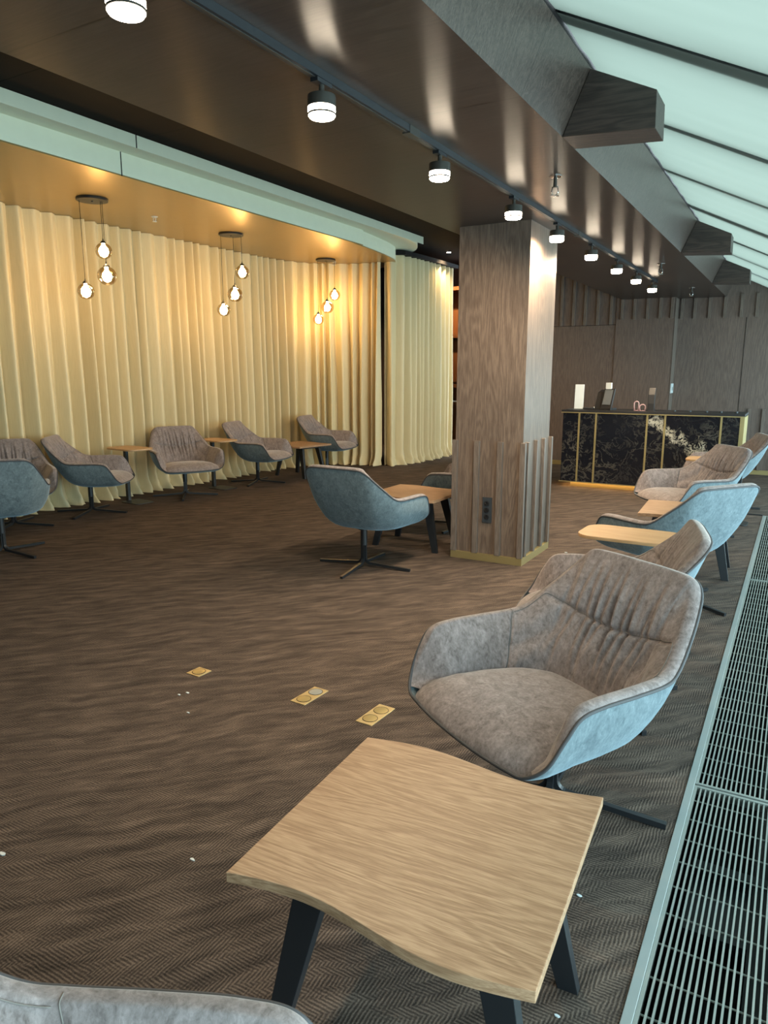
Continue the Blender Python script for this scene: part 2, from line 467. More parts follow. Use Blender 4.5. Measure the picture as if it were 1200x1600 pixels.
MB().box(-5.3, -2.74, 12.405, 12.421, 0, .075).build('baseboard_bar', M['brass'], wl)
MB().box(-5.3, -2.74, 12.414, 12.421, 2.355, 2.362).build('panel_seam', M['dark'], wl)
for x in (-4.46,-4.26,-4.05,-3.85,-3.65,-3.445,-3.25,-3.04,-2.825):
    MB().box(x-.022, x+.022, 12.385, 12.421, 2.362, 3.3).build('batten', M['batten'], wl)
MB().box(-8.4, -5.3, 13.92, 14.0, 0, ZR).build('wall_far', M['wallwood'], kind='structure')

# window wall and sloped glazing (right-hand side)
def slope_z(x): return 3.062-.484*(x+1.03)
win = MB(); 
for y in np.arange(-2.2, 13, 1.35):
    win.box(XW-.03, XW+.03, y-.03, y+.03, .0, slope_z(XW)-.02)
win.box(XW-.03, XW+.03, Y0, 12.72, -.02, .06); win.box(XW-.04, XW+.04, Y0, 12.72, slope_z(XW)-.06, slope_z(XW)+.02)
wn = win.build('window_1', M['charcoal'], kind='structure')
MB().box(XW-.004, XW+.004, Y0, 12.72, .06, slope_z(XW)-.06).build('window_pane', M['glass'], wn)
raf = MB()
for k in range(-3, 9):
    y = 1.85+1.35*k; e = .012
    def q(x, dy, h): return (x, y+dy, slope_z(x)+h)
    wd = .15 if k == 1 else .08 if k < 4 else .12
    raf.add([q(-1.03,-.012,.15), q(-1.03,wd,.15), q(XW,wd+.03,.15), q(XW,-.012,.15), q(-1.03,-.012,e), q(-1.03,wd,e), q(XW,wd+.03,e), q(XW,-.012,e)],
            [(0,1,2,3),(7,6,5,4),(0,4,5,1),(1,5,6,2),(2,6,7,3),(3,7,4,0)])
wr = raf.build('window_2', M['charcoal'], kind='structure')
# roller blinds, one per glazing bay; the fabric edges wander a little
gaps = [(-2.2,.02,.02),(-.85,.02,.02),(.5,.02,.02),(1.85,.02,.02),(3.203,.006,.055),(4.55,.006,.016),(5.89,.010,.035),(7.24,.008,.012),(8.60,.012,.025),(9.98,.012,.02),(11.28,.012,.03),(12.0,.012,.05)]
names = ['behind the camera','overhead, out of view','above the camera','over the front oak table','first visible','second','third','fourth','fifth','sixth','last']
blabel = {0: 'pale mint roller blind well behind the camera, outside the picture', 1: 'pale mint roller blind just behind the camera, outside the picture',
          2: 'pale mint roller blind directly above the camera, outside the picture',
          3: 'pale mint roller blind at the top right corner of the room, closest to the camera',
          4: 'pale mint roller blind above the nearest oak bracket, before the second dark gap',
          5: 'narrow pale mint blind starting just behind the nearest oak bracket',
          6: 'pale mint blind between nearest and middle brackets, above a dark gap with sky glint',
          7: 'pale mint blind ending over the middle oak bracket',
          8: 'pale mint blind immediately behind the middle oak bracket',
          9: 'pale mint blind between the middle and the smallest oak brackets',
          10: 'farthest pale mint blind, next to the back wall'}
bl_pairs = list(zip(gaps[:-1], gaps[1:]))
for i, (a, b) in enumerate(bl_pairs):
    if i > 10: continue
    ya0, ya1, yb0, yb1 = a[0]+a[1], a[0]+a[2], b[0]-b[1], b[0]-b[2]*.6
    if i == 10: yb0 = yb1 = 12.70
    rows = []
    nx, ny = 26, 30
    ph = rng.uniform(0, 6, 4)
    for kx in range(nx+1):
        u = kx/nx; x = -1.025+u*(XW+1.0); r = []
        for ky in range(ny+1):
            v = ky/ny
            yy = (ya0+(ya1-ya0)*u)*(1-v)+(yb0+(yb1-yb0)*u)*v
            zz = slope_z(x)+.006*math.sin(9*v+ph[0]+2*u)*u+.004*math.sin(23*v+ph[1]-3*u)-.010*math.sin(PI*v)*math.sin(PI*u)
            r.append((x, yy, zz))
        rows.append(r)
    bo = MB().grid(rows).build('roller_blind', M['blind'], smooth='all', label=blabel[i], cat='blind', group='mint blinds under the sloped glazing')
# ---------------------------------------------------------------- column
col = MB().box(-2.525, -1.925, 5.630, 6.325, 0, ZC).build('column', M['column'], kind='structure')
MB().box(-2.545, -1.895, 5.605, 6.350, 0, .062).build('brass_plinth', M['brass'], col)
for x in (-2.522,-2.322,-2.115,-1.918):
    MB().box(x-.023, x+.023, 5.600, 5.632, .062, 1.03).build('batten', M['batten'], col, bevel=.002)
for y in (5.70,5.925,6.13,6.335):
    MB().box(-1.927, -1.894, y-.018, y+.018, .062, 1.03).build('batten', M['batten'], col, bevel=.002)

# power socket on the column
so = MB().box(-2.262, -2.178, 5.616, 5.631, .338, .556).build('power_socket', M['charcoal'], bevel=.003,
     label='dark triple power socket set into the front of the wooden column', cat='socket')
for k in range(3):
    z = .447+(k-1)*.058
    m = MB(); prof = [(.021,.0),(.021,.010),(.016,.011),(.016,.003)]
    m.lathe(prof, (0,0,0), 20)
    o = m.build('outlet', M['blackmat'], so, smooth=True)
    o.rotation_euler = (PI/2, 0, 0); o.location = (-2.22, 5.6165, z)
    MB().box(-.014, -.008, -.004, .004, .011, .0125).build('earth_clip', M['chrome'], o)
# ---------------------------------------------------------------- lounge chair
SX, SY, ZS = 1.085, 1.045, 1.15
def tz(A):
    A = np.array(A, float)*np.array([SX, SY, 1.0])
    z = A[..., 2]; A[..., 2] = np.where(z > .6, .6+(z-.6)*ZS, z)
    return A

def chair_meshes():
    rows, Cb, P, K = shell_rows(9)
    rows = [tz(r) for r in rows]; N = len(P)
    m = MB(); m.grid(rows, closed=True)
    n = len(m.v); m.add([tz([Cb])[0]], [])
    b = len(rows)-1
    m.f += [(b*N+k, b*N+(k+1) % N, n) for k in range(N)]; m.mi += [0]*N
    outer = m.mesh('outer_shell', M['outer'], smooth='all')
    # piping
    pip = MB().sweep(rows[0]+np.array([0,0,.004]), .0062, 8, closed=True).mesh('piping', M['pipingdark'], smooth='all')
    # inner upholstery: dense loop
    n2 = 26
    P2 = tz(catmull(full(RIM), n2)); K2 = tz(catmull(full(KNEE), n2)); NN = len(P2)
    T = np.roll(P2, -1, 0)-np.roll(P2, 1, 0); T[:, 2] = 0
    T /= np.maximum(np.linalg.norm(T, axis=1), 1e-9)[:, None]
    nin = np.c_[-T[:, 1], T[:, 0], np.zeros(NN)]
    cen = np.array([0, -.05, 0])
    sgn = np.sign(((cen-P2)[:, :2]*nin[:, :2]).sum(1)); nin *= sgn[:, None]
    for _ in range(12): nin = .5*nin+.25*(np.roll(nin, 1, 0)+np.roll(nin, -1, 0))
    nin /= np.linalg.norm(nin, axis=1)[:, None]
    # loop indices that carry upholstery (not the front lip)
    half = len(RIM)-1
    lim = int(12.7*n2)
    idx = [i % NN for i in range(-lim, lim+1)]
    back = np.array([1-min(1, max(0, (abs(k-lim)/n2-6.2)/1.2)) for k in range(len(idx))])   # 1 on the backrest, 0 on arms
    seg = np.array([abs(k-lim)/n2 for k in range(len(idx))])
    S = lambda x: x*x*(3-2*x)
    rws = []
    nrow = 72
    up = np.array([0, 0, 1.])
    R = np.zeros((len(idx), 3)); thick = np.zeros(len(idx))
    for k, i in enumerate(idx):
        p, q = P2[i], K2[i]
        w = S(min(1, max(0, (p[2]-.40)/.16)))
        thick[k] = (.030+.030*w)*(.62+.38*w)
        r = q.copy(); r[:2] = q[:2]*np.array([.95, 1.0]); r += nin[i]*(.03*w+.006)*(1+.6*back[k])
        r[2] = min(.395, p[2]-.012)
        R[k] = r
    for j in range(nrow+1):
        t = j/nrow; row = []
        for k, i in enumerate(idx):
            p = P2[i]; th = thick[k]; w = S(min(1, max(0, (p[2]-.39)/.14)))
            if t < .16:                                     # rolled top edge
                a = t/.16*PI*.62
                q = p+nin[i]*(th*.5*(1-math.cos(a)))+up*(.020*w*math.sin(a)+.002)
            else:
                a = PI*.62; st = p+nin[i]*(th*.5*(1-math.cos(a)))+up*(.020*w*math.sin(a)+.002)
                u = (t-.16)/.84
                q = st+(R[k]-st)*u
                belly = back[k]*(.018*math.sin(PI*min(1, u*1.9))+.022*math.exp(-((u-.72)/.17)**2))+(1-back[k])*w*.016*math.sin(PI*u)
                q = q+nin[i]*belly
            row.append(q)
        rws.append(np.array(row))
    G = np.array(rws)                                        # rows x loop x 3
    X = G[:, :, 0]; Z = G[:, :, 2]
    # seams and gathers of the backrest
    zs = .640+.55*X**2
    dz = Z-zs
    bk = S(np.clip((6.95-seg)/.9, 0, 1))[None, :]*np.ones_like(Z)
    tt = (np.arange(nrow+1)/nrow)[:, None]*np.ones_like(Z)
    inside = np.clip((tt-.18)/.10, 0, 1)
    disp = -.014*np.exp(-(dz/.010)**2)*bk*inside
    fade = np.clip(1-np.abs(X)/.29, 0, 1)**.7
    ripple = np.zeros_like(Z)
    r2 = np.random.default_rng(3)
    for c in np.linspace(-.23, .23, 11)+r2.uniform(-.012, .012, 11):
        lean = r2.uniform(-.12, .12)+c*.35; amp = r2.uniform(.5, 1.0); ln = r2.uniform(.09, .17); ln2 = r2.uniform(.10, .17)
        off = X-c-lean*dz
        g = np.exp(-(off/.0095)**2)-.6*np.exp(-((off-.020)/.012)**2)
        L = np.where(dz > 0, np.exp(-(dz/ln)**2), np.exp(-(dz/ln2)**2))
        ripple += -amp*.030*g*L
    disp += ripple*fade*bk*inside*np.clip(np.abs(dz)/.010, 0, 1)
    # vertical seam between back and arm
    for s0 in (7.0,):
        disp += -.010*np.exp(-((seg-s0)/.07)**2)[None, :]*inside
    for k, i in enumerate(idx):
        fwd = nin[i]*.9+up*.25*back[k]
        G[:, k, :] += disp[:, k, None]*fwd
    seam = MB()
    kk = [k for k in range(len(idx)) if seg[k] < 6.9]
    pts = []
    for k in kk[::3]:
        col = G[:, k, :]; j = int(np.argmin(np.abs(col[:, 2]-(.640+.55*col[:, 0]**2))+(np.arange(nrow+1) < .17*nrow)*9))
        pts.append(col[j]+nin[idx[k]]*.0018)
    pts = np.array(pts)
    for _ in range(2): pts[1:-1] = .25*pts[:-2]+.5*pts[1:-1]+.25*pts[2:]
    seam.sweep(pts, .0015, 6)
    for sd in (-1, 1):
        k = lim+sd*int(7.0*n2)
        seam.sweep(G[int(.12*nrow):, k, :]+nin[idx[k]]*.002, .0015, 6)
    seam = seam.mesh('seam', M['piping'], smooth='all')
    m = MB(); m.grid(list(G))
    inner = m.mesh('upholstery', M['inner'], smooth='all')
    # seat cushion
    prof = [(.140,.175),(.115,.215),(.07,.255),(0,.285),(-.10,.304),(-.20,.312),(-.27,.322),(-.33,.334),(-.37,.330),(-.40,.296),(-.42,.235),(-.432,.13),(-.436,.03)]
    py = np.array([a for a, _ in prof]); pw = np.array([b for _, b in prof])
    ztop = np.interp
    rows = []
    nv, nu = 44, 44
    for j in range(nv+1):
        v = j/nv; v = v if v < .7 else .7+.3*math.sin((v-.7)/.3*PI/2)
        y = .140+(-.436-.140)*v
        hw = np.interp(-y, -py, pw)
        zt = np.interp(-y, [-.140,-.10,-.02,.12,.24,.32,.38,.41,.43,.436], [.405,.434,.450,.462,.466,.456,.430,.408,.386,.374])
        row = []
        for i in range(nu+1):
            u = -1+2*i/nu; u = math.sin(u*PI/2)
            drop = min(.058, max(.004, zt-.372))
            z = zt-drop*abs(u)**5+.006*(1-u*u)
            row.append((hw*u, y, z))
        rows.append(tz(row))
    cus = MB().grid(rows).mesh('seat_cushion', M['inner'], smooth='all')
    # swivel base
    post = MB().lathe([(.024,.185),(.028,.187),(.028,.318),(.05,.320),(.05,.336)], n=20).mesh('pedestal', M['black'], smooth=True)
    path = [(.0125,0,.30),(.0125,0,.085)]+[(.0125+.05*(1-math.cos(a)),0,.085-.05*math.sin(a)) for a in np.linspace(.2,PI/2,7)]+[(.25,0,.022),(.415,0,.0115)]
    leg = MB().sweep(path, (.0105,.0115), 4, square=True, up=(0,1,0)).mesh('leg', M['black'])
    return outer, pip, inner, cus, post, leg, seam
CH = chair_meshes()
def make_chair(x, y, rot, label, group, base=0.0):
    t = empty('lounge_chair', (x, y, 0), rot, label, 'chair', group)
    for nm, me in (('outer_shell', CH[0]), ('piping', CH[1]), ('backrest', CH[2]), ('seat_cushion', CH[3]), ('pedestal', CH[4])):
        o = bpy.data.objects.new(nm, me); link(o, t)
        if nm == 'backrest': link(bpy.data.objects.new('seam', CH[6]), o)
        if nm == 'outer_shell': o['label'] = 'blue-grey outer shell'
    for k in range(4):
        o = bpy.data.objects.new('leg', CH[5]); link(o, t); o.rotation_euler = (0, 0, base-rot+k*PI/2)
    return t
R = math.radians
GW, GC, GM = 'lounge chairs along the window', 'lounge chairs along the curtain', 'lounge chairs around the middle table'
CHAIRS = [
 (-0.684, 2.473, R(-32), R(2), 'large taupe velvet lounge chair directly behind the front oak table, seat facing the camera', GW),
 (-0.729, 3.461, R(-77), R(40), 'lounge chair mostly hidden behind the large front chair, before the narrow side table', GW),
 (-0.663, 5.275, R(-126), R(-28), 'pale blue chair back and arm seen just beyond the narrow oak side table', GW),
 (-0.827, 7.526, R(-50), R(20), 'lounge chair with pleated back in front of the black marble reception counter', GW),
 (-0.70, 9.35, R(-72), R(10), 'farthest window lounge chair, partly cut off at the right picture edge', GW),
 (-0.7, 0.265, R(113), R(25), 'pale blue lounge chair cut off at the bottom edge, before the front oak table', GW),
 (-3.037, 4.95, R(178), R(6), 'pale blue lounge chair seen from behind, beside the column', GM),
 (-2.92, 6.80, R(-80), R(-10), 'lounge chair half hidden behind the column across the middle oak table', GM),
 (-6.07, 3.715, R(237), R(3), 'blue-backed lounge chair seen from behind at the left picture edge', GC),
 (-7.07, 4.47, R(60), R(30), 'taupe lounge chair behind the blue-backed one at the left edge', GC),
 (-6.99, 5.38, R(127), R(25), 'lounge chair in side view by the curtain, left of the first side table', GC),
 (-6.89, 6.76, R(62), R(40), 'grey lounge chair facing forward between the two curtain side tables', GC),
 (-6.81, 8.13, R(104), R(20), 'lounge chair by the curtain between a side table and a low oak table', GC),
 (-6.75, 9.84, R(100), R(50), 'brownish lounge chair at the far curtain corner behind the low table', GC),
]
for x, y, r, b, lb, g in CHAIRS: make_chair(x, y, r, lb, g, b)

# ---------------------------------------------------------------- low oak tables
def table_meshes():
    a, b, A, th = .352, .338, .024, .026
    n = 48
    def edge(sign):
        return [(-a+2*a*i/n, sign*b+A*math.sin(2*PI*i/n)*1.0) for i in range(n+1)]
    near = edge(-1); far = edge(1)
    m = MB(); rows = []
    top = [[(x0+(x1-x0)*j/12, y0+(y1-y0)*j/12) for (x0, y0), (x1, y1) in zip(near, far)] for j in range(13)]
    poly = near+far[::-1]
    m.prism(poly, .474, .500)
    top_me = m.mesh('tabletop', M['tabletop'], bevel=.002)
    legs = []
    for sx in (-1, 1):
        for sy in (-1, 1):
            t0, t1 = Vector((sx*.205, sy*.17, .474)), Vector((sx*.312, sy*.218, 0))
            m = MB(); v = []
            for c, (wx, wy) in ((t0, (.044, .021)), (t1, (.027, .015))):
                for dx, dy in ((-1,-1),(1,-1),(1,1),(-1,1)): v.append((c.x+dx*wx, c.y+dy*wy, c.z))
            m.add(v, [(0,1,2,3),(7,6,5,4),(0,4,5,1),(1,5,6,2),(2,6,7,3),(3,7,4,0)])
            legs.append(m.mesh('leg', M['black'], bevel=.002))
    ap = MB().box(-.25, .25, -.19, -.165, .445, .474).box(-.25, .25, .165, .19, .445, .474).box(-.25, -.225, -.165, .165, .445, .474).box(.225, .25, -.165, .165, .445, .474).mesh('under_frame', M['black'])
    return top_me, legs, ap
TB = table_meshes()
for x, y, r, lb in [(-.682, 1.412, R(3.2), 'large wavy-edged light oak table in front, nearest the camera'),
                    (-.70, 6.20, R(3), 'light oak table among the window chairs, only a corner showing by the pleated chair'),
                    (-3.03, 5.87, R(0), 'low oak table left of the column beside the blue-backed chair'),
                    (-6.69, 9.02, R(-10), 'low oak table by the curtain in the far corner')]:
    t = empty('coffee_table', (x, y, 0), r, lb, 'table', 'wavy oak coffee tables')
    link(bpy.data.objects.new('tabletop', TB[0]), t); link(bpy.data.objects.new('under_frame', TB[2]), t)
    for me in TB[1]: link(bpy.data.objects.new('leg', me), t)

# ---------------------------------------------------------------- narrow side tables
def rrect(L, W, r, k=6):
    out = []
    for cx, cy, a0 in ((L/2-r, W/2-r, 0), (-L/2+r, W/2-r, PI/2), (-L/2+r, -W/2+r, PI), (L/2-r, -W/2+r, 1.5*PI)):
        for j in range(k+1):
            a = a0+PI/2*j/k; out.append((cx+r*math.cos(a), cy+r*math.sin(a)))
    return out
st_top = MB().prism(rrect(.56, .36, .10), .660, .680).mesh('tabletop', M['plank'], bevel=.004)
st_post = MB().box(-.025, .025, -.02, .02, .008, .660).mesh('post', M['black'], bevel=.003)
st_base = MB().prism(rrect(.36, .26, .05), 0, .009).mesh('base_plate', M['black'], bevel=.002)
for x, y, r, px, py, bx, lb in [(-.775, 4.22, R(178), -.24, 0, -.18, 'pale oak side table with rounded ends behind the large front chair'),
                            (-.74, 8.43, R(180), -.26, 0, -.20, 'pale oak side table behind the pleated chair at the reception counter'),
                            (-7.13, 6.10, R(-6), -.12, .02, .06, 'small oak side table on a black post, left of the grey forward-facing chair'),
                            (-6.97, 7.47, R(-6), -.12, .02, .06, 'small oak side table on a black post, right of the grey forward-facing chair')]:
    t = empty('side_table', (x, y, 0), r, lb, 'side table', 'narrow oak side tables on black posts')
    link(bpy.data.objects.new('tabletop', st_top), t)
    o = link(bpy.data.objects.new('post', st_post), t); o.location = (px, py, 0)
    o = link(bpy.data.objects.new('base_plate', st_base), t); o.location = (bx, py, 0)

# ---------------------------------------------------------------- curtains
def resample(P, step):
    P = np.array(P, float); n = 14; Q = []
    for i in range(len(P)-1):
        a = P[max(i-1,0)]; b = P[i]; c = P[i+1]; d = P[min(i+2,len(P)-1)]
        for k in range(n):
            t = k/n; Q.append(.5*((2*b)+(-a+c)*t+(2*a-5*b+4*c-d)*t*t+(-a+3*b-3*c+d)*t**3))
    Q.append(P[-1]); Q = np.array(Q)
    s = np.r_[0, np.cumsum(np.linalg.norm(np.diff(Q, axis=0), axis=1))]
    ss = np.arange(0, s[-1], step)
    return np.c_[np.interp(ss, s, Q[:,0]), np.interp(ss, s, Q[:,1])], ss

def curtain(name, path, ztop, seed, amp=.118, flare=.09, **kw):
    r = np.random.default_rng(seed)
    C2, s = resample(path, .0115); n = len(s)
    T = np.gradient(C2, axis=0); T /= np.linalg.norm(T, axis=1)[:, None]
    Nn = np.c_[T[:,1], -T[:,0]]                              # towards the room
    # irregular fold phase
    ph = [0.0]; 
    while ph[-1] < s[-1]+1: ph.append(ph[-1]+r.uniform(.11, .25))
    ph = np.array(ph); phase = np.interp(s, ph, np.arange(len(ph)))*2*PI
    am = np.interp(s, ph, r.uniform(.55, 1.15, len(ph)))
    phase2 = phase*.5+r.uniform(0, 6)
    drift = np.interp(s, ph, r.uniform(-1.1, 1.1, len(ph)))
    pdl = np.interp(s, ph, r.uniform(0, 1, len(ph)))
    rows = []
    nz = 46
    for j in range(nz+1):
        u = j/nz; z = ztop*(1-u)**1.0
        if j > nz-9: z = ztop*(9/nz)*((nz-j)/9)**1.25
        z = max(z, .004)
        k = min(1, u*1.5)
        a = amp*am*(.55+.45*k)
        w = phase+drift*k*1.1
        d = a*(2.1*np.abs(np.sin(w/2))**.75-1.35+.14*np.cos(2*w+1.0))+.016*np.cos(phase2+1.7*k)*k
        low = max(0, 1-z/.26)**1.6
        d = d*(1+.35*low)+flare*low*(.35+pdl)+.034*low*np.sin(phase*1.7+5*pdl+9*z/.26)
        zz = z+low*.022*np.sin(phase*2.3+3*pdl)*(z > .01)
        P3 = np.c_[C2+Nn*d[:, None], np.maximum(zz, .003)]
        rows.append(P3)
    return MB().grid(rows).build(name, M['curtain'], smooth='all', **kw)
curtain('curtain', [(-7.66,2.2),(-7.65,4.0),(-7.63,5.5),(-7.62,7.0),(-7.60,8.6),(-7.56,9.5),(-7.36,10.15),(-6.92,10.56),(-6.46,10.71),(-6.22,10.73)], ZG-.003, 11,
        label='long champagne curtain running behind the row of chairs and pendant lights', cat='curtain')
c2 = curtain('curtain', [(-6.17,10.76),(-6.04,10.86),(-5.96,11.1),(-5.93,11.5),(-5.91,12.1),(-5.90,12.85)], 3.50, 5, amp=.10, flare=.05,
        label='shorter grey-green champagne curtain wrapping the corner beside the column', cat='curtain')
C2, s_ = resample([(-6.45,11.35),(-6.02,10.98),(-5.955,11.2),(-5.93,11.5),(-5.91,12.1),(-5.90,13.0)], .08)
MB().sweep([(x, y, 3.535) for x, y in C2], (.09,.03), 4, square=True, up=(0,0,1)).build('curtain_track', M['dark'], c2, label='dark curved curtain track')
# ---------------------------------------------------------------- floor grilles
for y0, y1, lb in [(-.46, 2.834, 'nearest section of metal floor grille, running out of the bottom right corner'),
                   (2.846, 6.124, 'middle section of metal floor grille beside the large front chair'),
                   (6.136, 9.02, 'farthest section of metal floor grille beside the distant chairs')]:
    t = empty('floor_grille', (0, y0, 0), 0, lb, 'grille', 'metal floor grilles along the window')
    L = y1-y0
    fr = MB(); fr.box(-.2145, -.2045, 0, L, -.03, .002); fr.box(.605, .615, 0, L, -.03, .002)
    fr.box(-.2045, .605, 0, .012, -.03, .003); fr.box(-.2045, .605, L-.012, L, -.03, .003)
    fr.build('grille_frame', M['grille'], t)
    b = MB()
    for x in np.arange(-.1905, .60, .0168): b.box(x-.0028, x+.0028, .012, L-.012, -.022, .001)
    b.build('grille_bars', M['grille'], t)
    c = MB()
    for y in np.arange(.12, L-.05, .134): c.sweep([(-.205, y, -.012), (.606, y, -.012)], .003, 6)
    c.build('cross_rods', M['grille'], t)
t = empty('convector_duct', (0, 0, -.30), 0, 'dark duct with a bent sheet lying under the nearest floor grille', 'duct')
MB().prism_x([(2.30,.06),(2.62,.06),(2.62,.13),(2.58,.13),(2.58,.08),(2.30,.08)], -.18, .58).build('bent_sheet', M['charcoal'], t)
MB().box(.02, .40, -.4, 8.8, 0, .12).build('duct_body', M['blackmat'], t)

# ---------------------------------------------------------------- reception counter
t = empty('reception_counter', (0, 10.03, 0), 0, 'black veined marble reception counter with brass strips and glowing base', 'counter')
cx0, cx1, cz0, cz1 = -2.862, -.575, .082, 1.040
MB().box(cx0, cx1-.05, 0, .62, cz0, cz1).build('front_panel', M['marble'], t)
MB().box(cx0-.02, cx1, -.02, .64, cz1+.012, cz1+.040).build('worktop', M['blackmat'], t)
MB().box(cx0-.02, cx1, -.022, .0, cz1, cz1+.012).build('brass_edge', M['brass'], t)
MB().box(cx0-.02, cx1, -.012, .0, cz0-.012, cz0).build('brass_base_edge', M['brass'], t)
for x in (-2.634,-2.404,-1.734,-1.51,-.838):
    MB().box(x-.012, x+.012, -.008, .001, cz0, cz1).build('brass_strip', M['brass'], t)
MB().box(cx1-.05, cx1, -.012, .62, cz0, cz1).build('end_cheek', M['brass'], t, label='brass end cheek')
MB().box(cx0+.12, cx1-.14, .10, .52, 0, cz0).build('plinth', M['brass'], t)
MB().box(cx0+.10, cx1-.16, .050, .064, cz0-.014, cz0-.002).build('led_strip', M['led'], t)
MB().box(cx0+.06, cx0+.074, .05, .5, cz0-.014, cz0-.002).build('led_strip', M['led'], t)
ct = 1.080; cy = 10.25
def on_counter(name, x, lb, cat, dy=0.0, rz=0.0):
    return empty(name, (x, cy+dy, ct), rz, lb, cat)
t = on_counter('sign_holder', -2.74, 'tall white upright display sign at the left end of the black counter', 'sign')
MB().prism_x([(-.012,.008),(.012,.008),(.025,.345),(.005,.345)], -.032, .092).build('panel', M['white'], t, bevel=.003)
MB().box(-.10, .10, -.05, .06, 0, .009).build('foot_plate', M['screen'], t, bevel=.002)
MB().box(-.055, .055, .0045, .0055, .27, .272).build('fold_line', M['grille'], t)
t = on_counter('card_terminal', -2.575, 'flat black device with a cable lying right of the white sign', 'card terminal')
MB().box(-.065, .075, -.05, .07, 0, .028).build('body', M['blackmat'], t, bevel=.006)
MB().box(-.04, .04, -.035, .02, .028, .030).build('screen', M['screen'], t)
MB().sweep([(.07,.02,.012),(.075,.03,.03),(.07,.05,.034),(.06,.06,.03)], .005, 6).build('cable', M['white'], t, smooth='all')
t = on_counter('cash_register', -2.36, 'black till screen with small white customer display on top, on the counter', 'till', rz=R(-18))
MB().prism_x([(-.02,0),(.16,0),(.20,.25),(.15,.275),(.06,.24)], -.14, -.02).build('rear_housing', M['blackmat'], t, bevel=.006)
m = MB().prism_x([(-.055,.03),(-.025,.025),(.055,.285),(.028,.295)], -.02, .14)
m.build('monitor', M['blackmat'], t, bevel=.006)
MB().prism_x([(-.052,.075),(-.050,.075),(.018,.275),(.016,.275)], .0, .122).build('screen', M['screen'], t)
MB().box(-.03, .14, -.06, .10, 0, .03).build('foot', M['blackmat'], t, bevel=.005)
MB().box(.0, .085, .02, .045, .285, .372).build('customer_display', M['white'], t, bevel=.003, label='small white customer display')
for x, h, w, lb in ((-1.925, .125, .030, 'taller pink loop-shaped ornament on the counter'), (-1.845, .085, .038, 'shorter round pink loop ornament on the counter')):
    t = on_counter('loop_ornament', x, lb, 'ornament')
    pts = [(-w*.75,0,.0),(-w,0,h*.45)]+[(w*math.cos(a),0,h-w+w*math.sin(a)) for a in np.linspace(PI,0,12)]+[(w,0,h*.45),(w*.75,0,0)]
    MB().sweep(pts, .0075, 8).build('loop', M['pink'], t, smooth='all')
    MB().lathe([(w*1.1,0),(w*1.1,.006)], n=20).build('foot', M['pink'], t)
t = on_counter('display_stand', -1.735, 'slim black curved stand on the counter, right of the pink loops', 'stand')
MB().prism_x([(-.03,0),(.03,0),(.005,.10),(.02,.20),(.055,.30),(.03,.31),(-.015,.22),(-.03,.10)], -.045, .045).build('curved_back', M['blackmat'], t, bevel=.008)
MB().box(-.05, .05, -.05, .06, 0, .012).build('foot', M['blackmat'], t, bevel=.003)
for k, (x, w) in enumerate(zip((-1.43,-1.24,-1.04,-.87,-.69), ('first','second','third','fourth','last'))):
    t = on_counter('tealight_holder', x, f'tiny dark tealight holder on the counter, {w} of five from the left', 'tealight holder', dy=-.05)
    t['group'] = 'tealight holders on the counter'
    MB().lathe([(.016,0),(.020,.004),(.020,.022),(.017,.022),(.016,.010)], n=16).build('cup', M['charcoal'], t, smooth=True)
    MB().lathe([(.014,.010),(.014,.016),(.004,.017)], n=12).build('candle', M['white'], t, smooth=True)
t = empty('light_switch', (-1.832, 12.56, 1.33), 0, 'small white switch plate on the pale panel edge behind the counter', 'switch')
MB().box(0, .012, -.11, .11, -.07, .085).build('plate', M['white'], t, bevel=.003)
MB().box(.012, .016, -.03, .03, -.03, .03).build('rocker', M['grille'], t, bevel=.002)

# ---------------------------------------------------------------- track lighting
TX = -1.745
t = empty('light_track', (TX, 0, ZC), 0, 'long black lighting track running along the dark oak ceiling', 'light track')
m = MB(); m.box(-.019, .019, -2.5, 10.0, -.032, -.0005); m.build('rail', M['black'], t)
MB().box(-.005, .005, -2.5, 9.99, -.034, -.032).build('slot', M['lamp'], t)
MB().box(-.023, .023, 9.97, 10.03, -.036, -.0005).build('end_cap', M['black'], t)
for y in (3.30, 6.30):
    MB().box(-.021, .021, y-.05, y+.05, -.037, -.0005).build('joint_cover', M['lamp'], t)
ly = (1.585, 2.545, 3.62, 4.74, 5.71, 6.76, 7.79, 8.78, 9.80)
lw = ('nearest track spotlight, cut off by the top edge of the picture', 'second track spotlight from the camera, the first shown whole',
      'third track spotlight from the camera, just before the column', 'fourth track spotlight, in front of the column top',
      'fifth track spotlight, beside the lit right face of the column', 'sixth track spotlight, just right of the column',
      'seventh track spotlight along the ceiling track', 'eighth track spotlight, last but one on the track', 'ninth and farthest track spotlight near the back wall')
def lamp_parts():
    st = MB().lathe([(.011,-.085),(.011,-.033)], n=12)
    ad = MB().box(-.017, .017, -.05, .05, -.048, -.033)
    ho = MB().lathe([(.020,-.082),(.055,-.086),(.056,-.092),(.056,-.128),(.050,-.128)], n=32)
    di = MB().lathe([(.052,-.127),(.0545,-.129),(.0545,-.150),(.052,-.151)], n=32)
    ri = MB().lathe([(.0555,-.150),(.0565,-.152),(.0565,-.156),(.0545,-.157)], n=32)
    ds = MB().lathe([(.052,-.155),(.0535,-.158),(.048,-.166)], n=32)
    return [('adapter', ad.mesh('adapter', M['black'])), ('stem', st.mesh('stem', M['lamp'], smooth=True)), ('housing', ho.mesh('housing', M['lamp'], smooth=True)),
            ('diffuser', di.mesh('diffuser', M['lampglow'], smooth=True)), ('ring', ri.mesh('ring', M['lamp'], smooth=True)), ('lens', ds.mesh('lens', M['lampglow'], smooth=True))]
LP = lamp_parts()
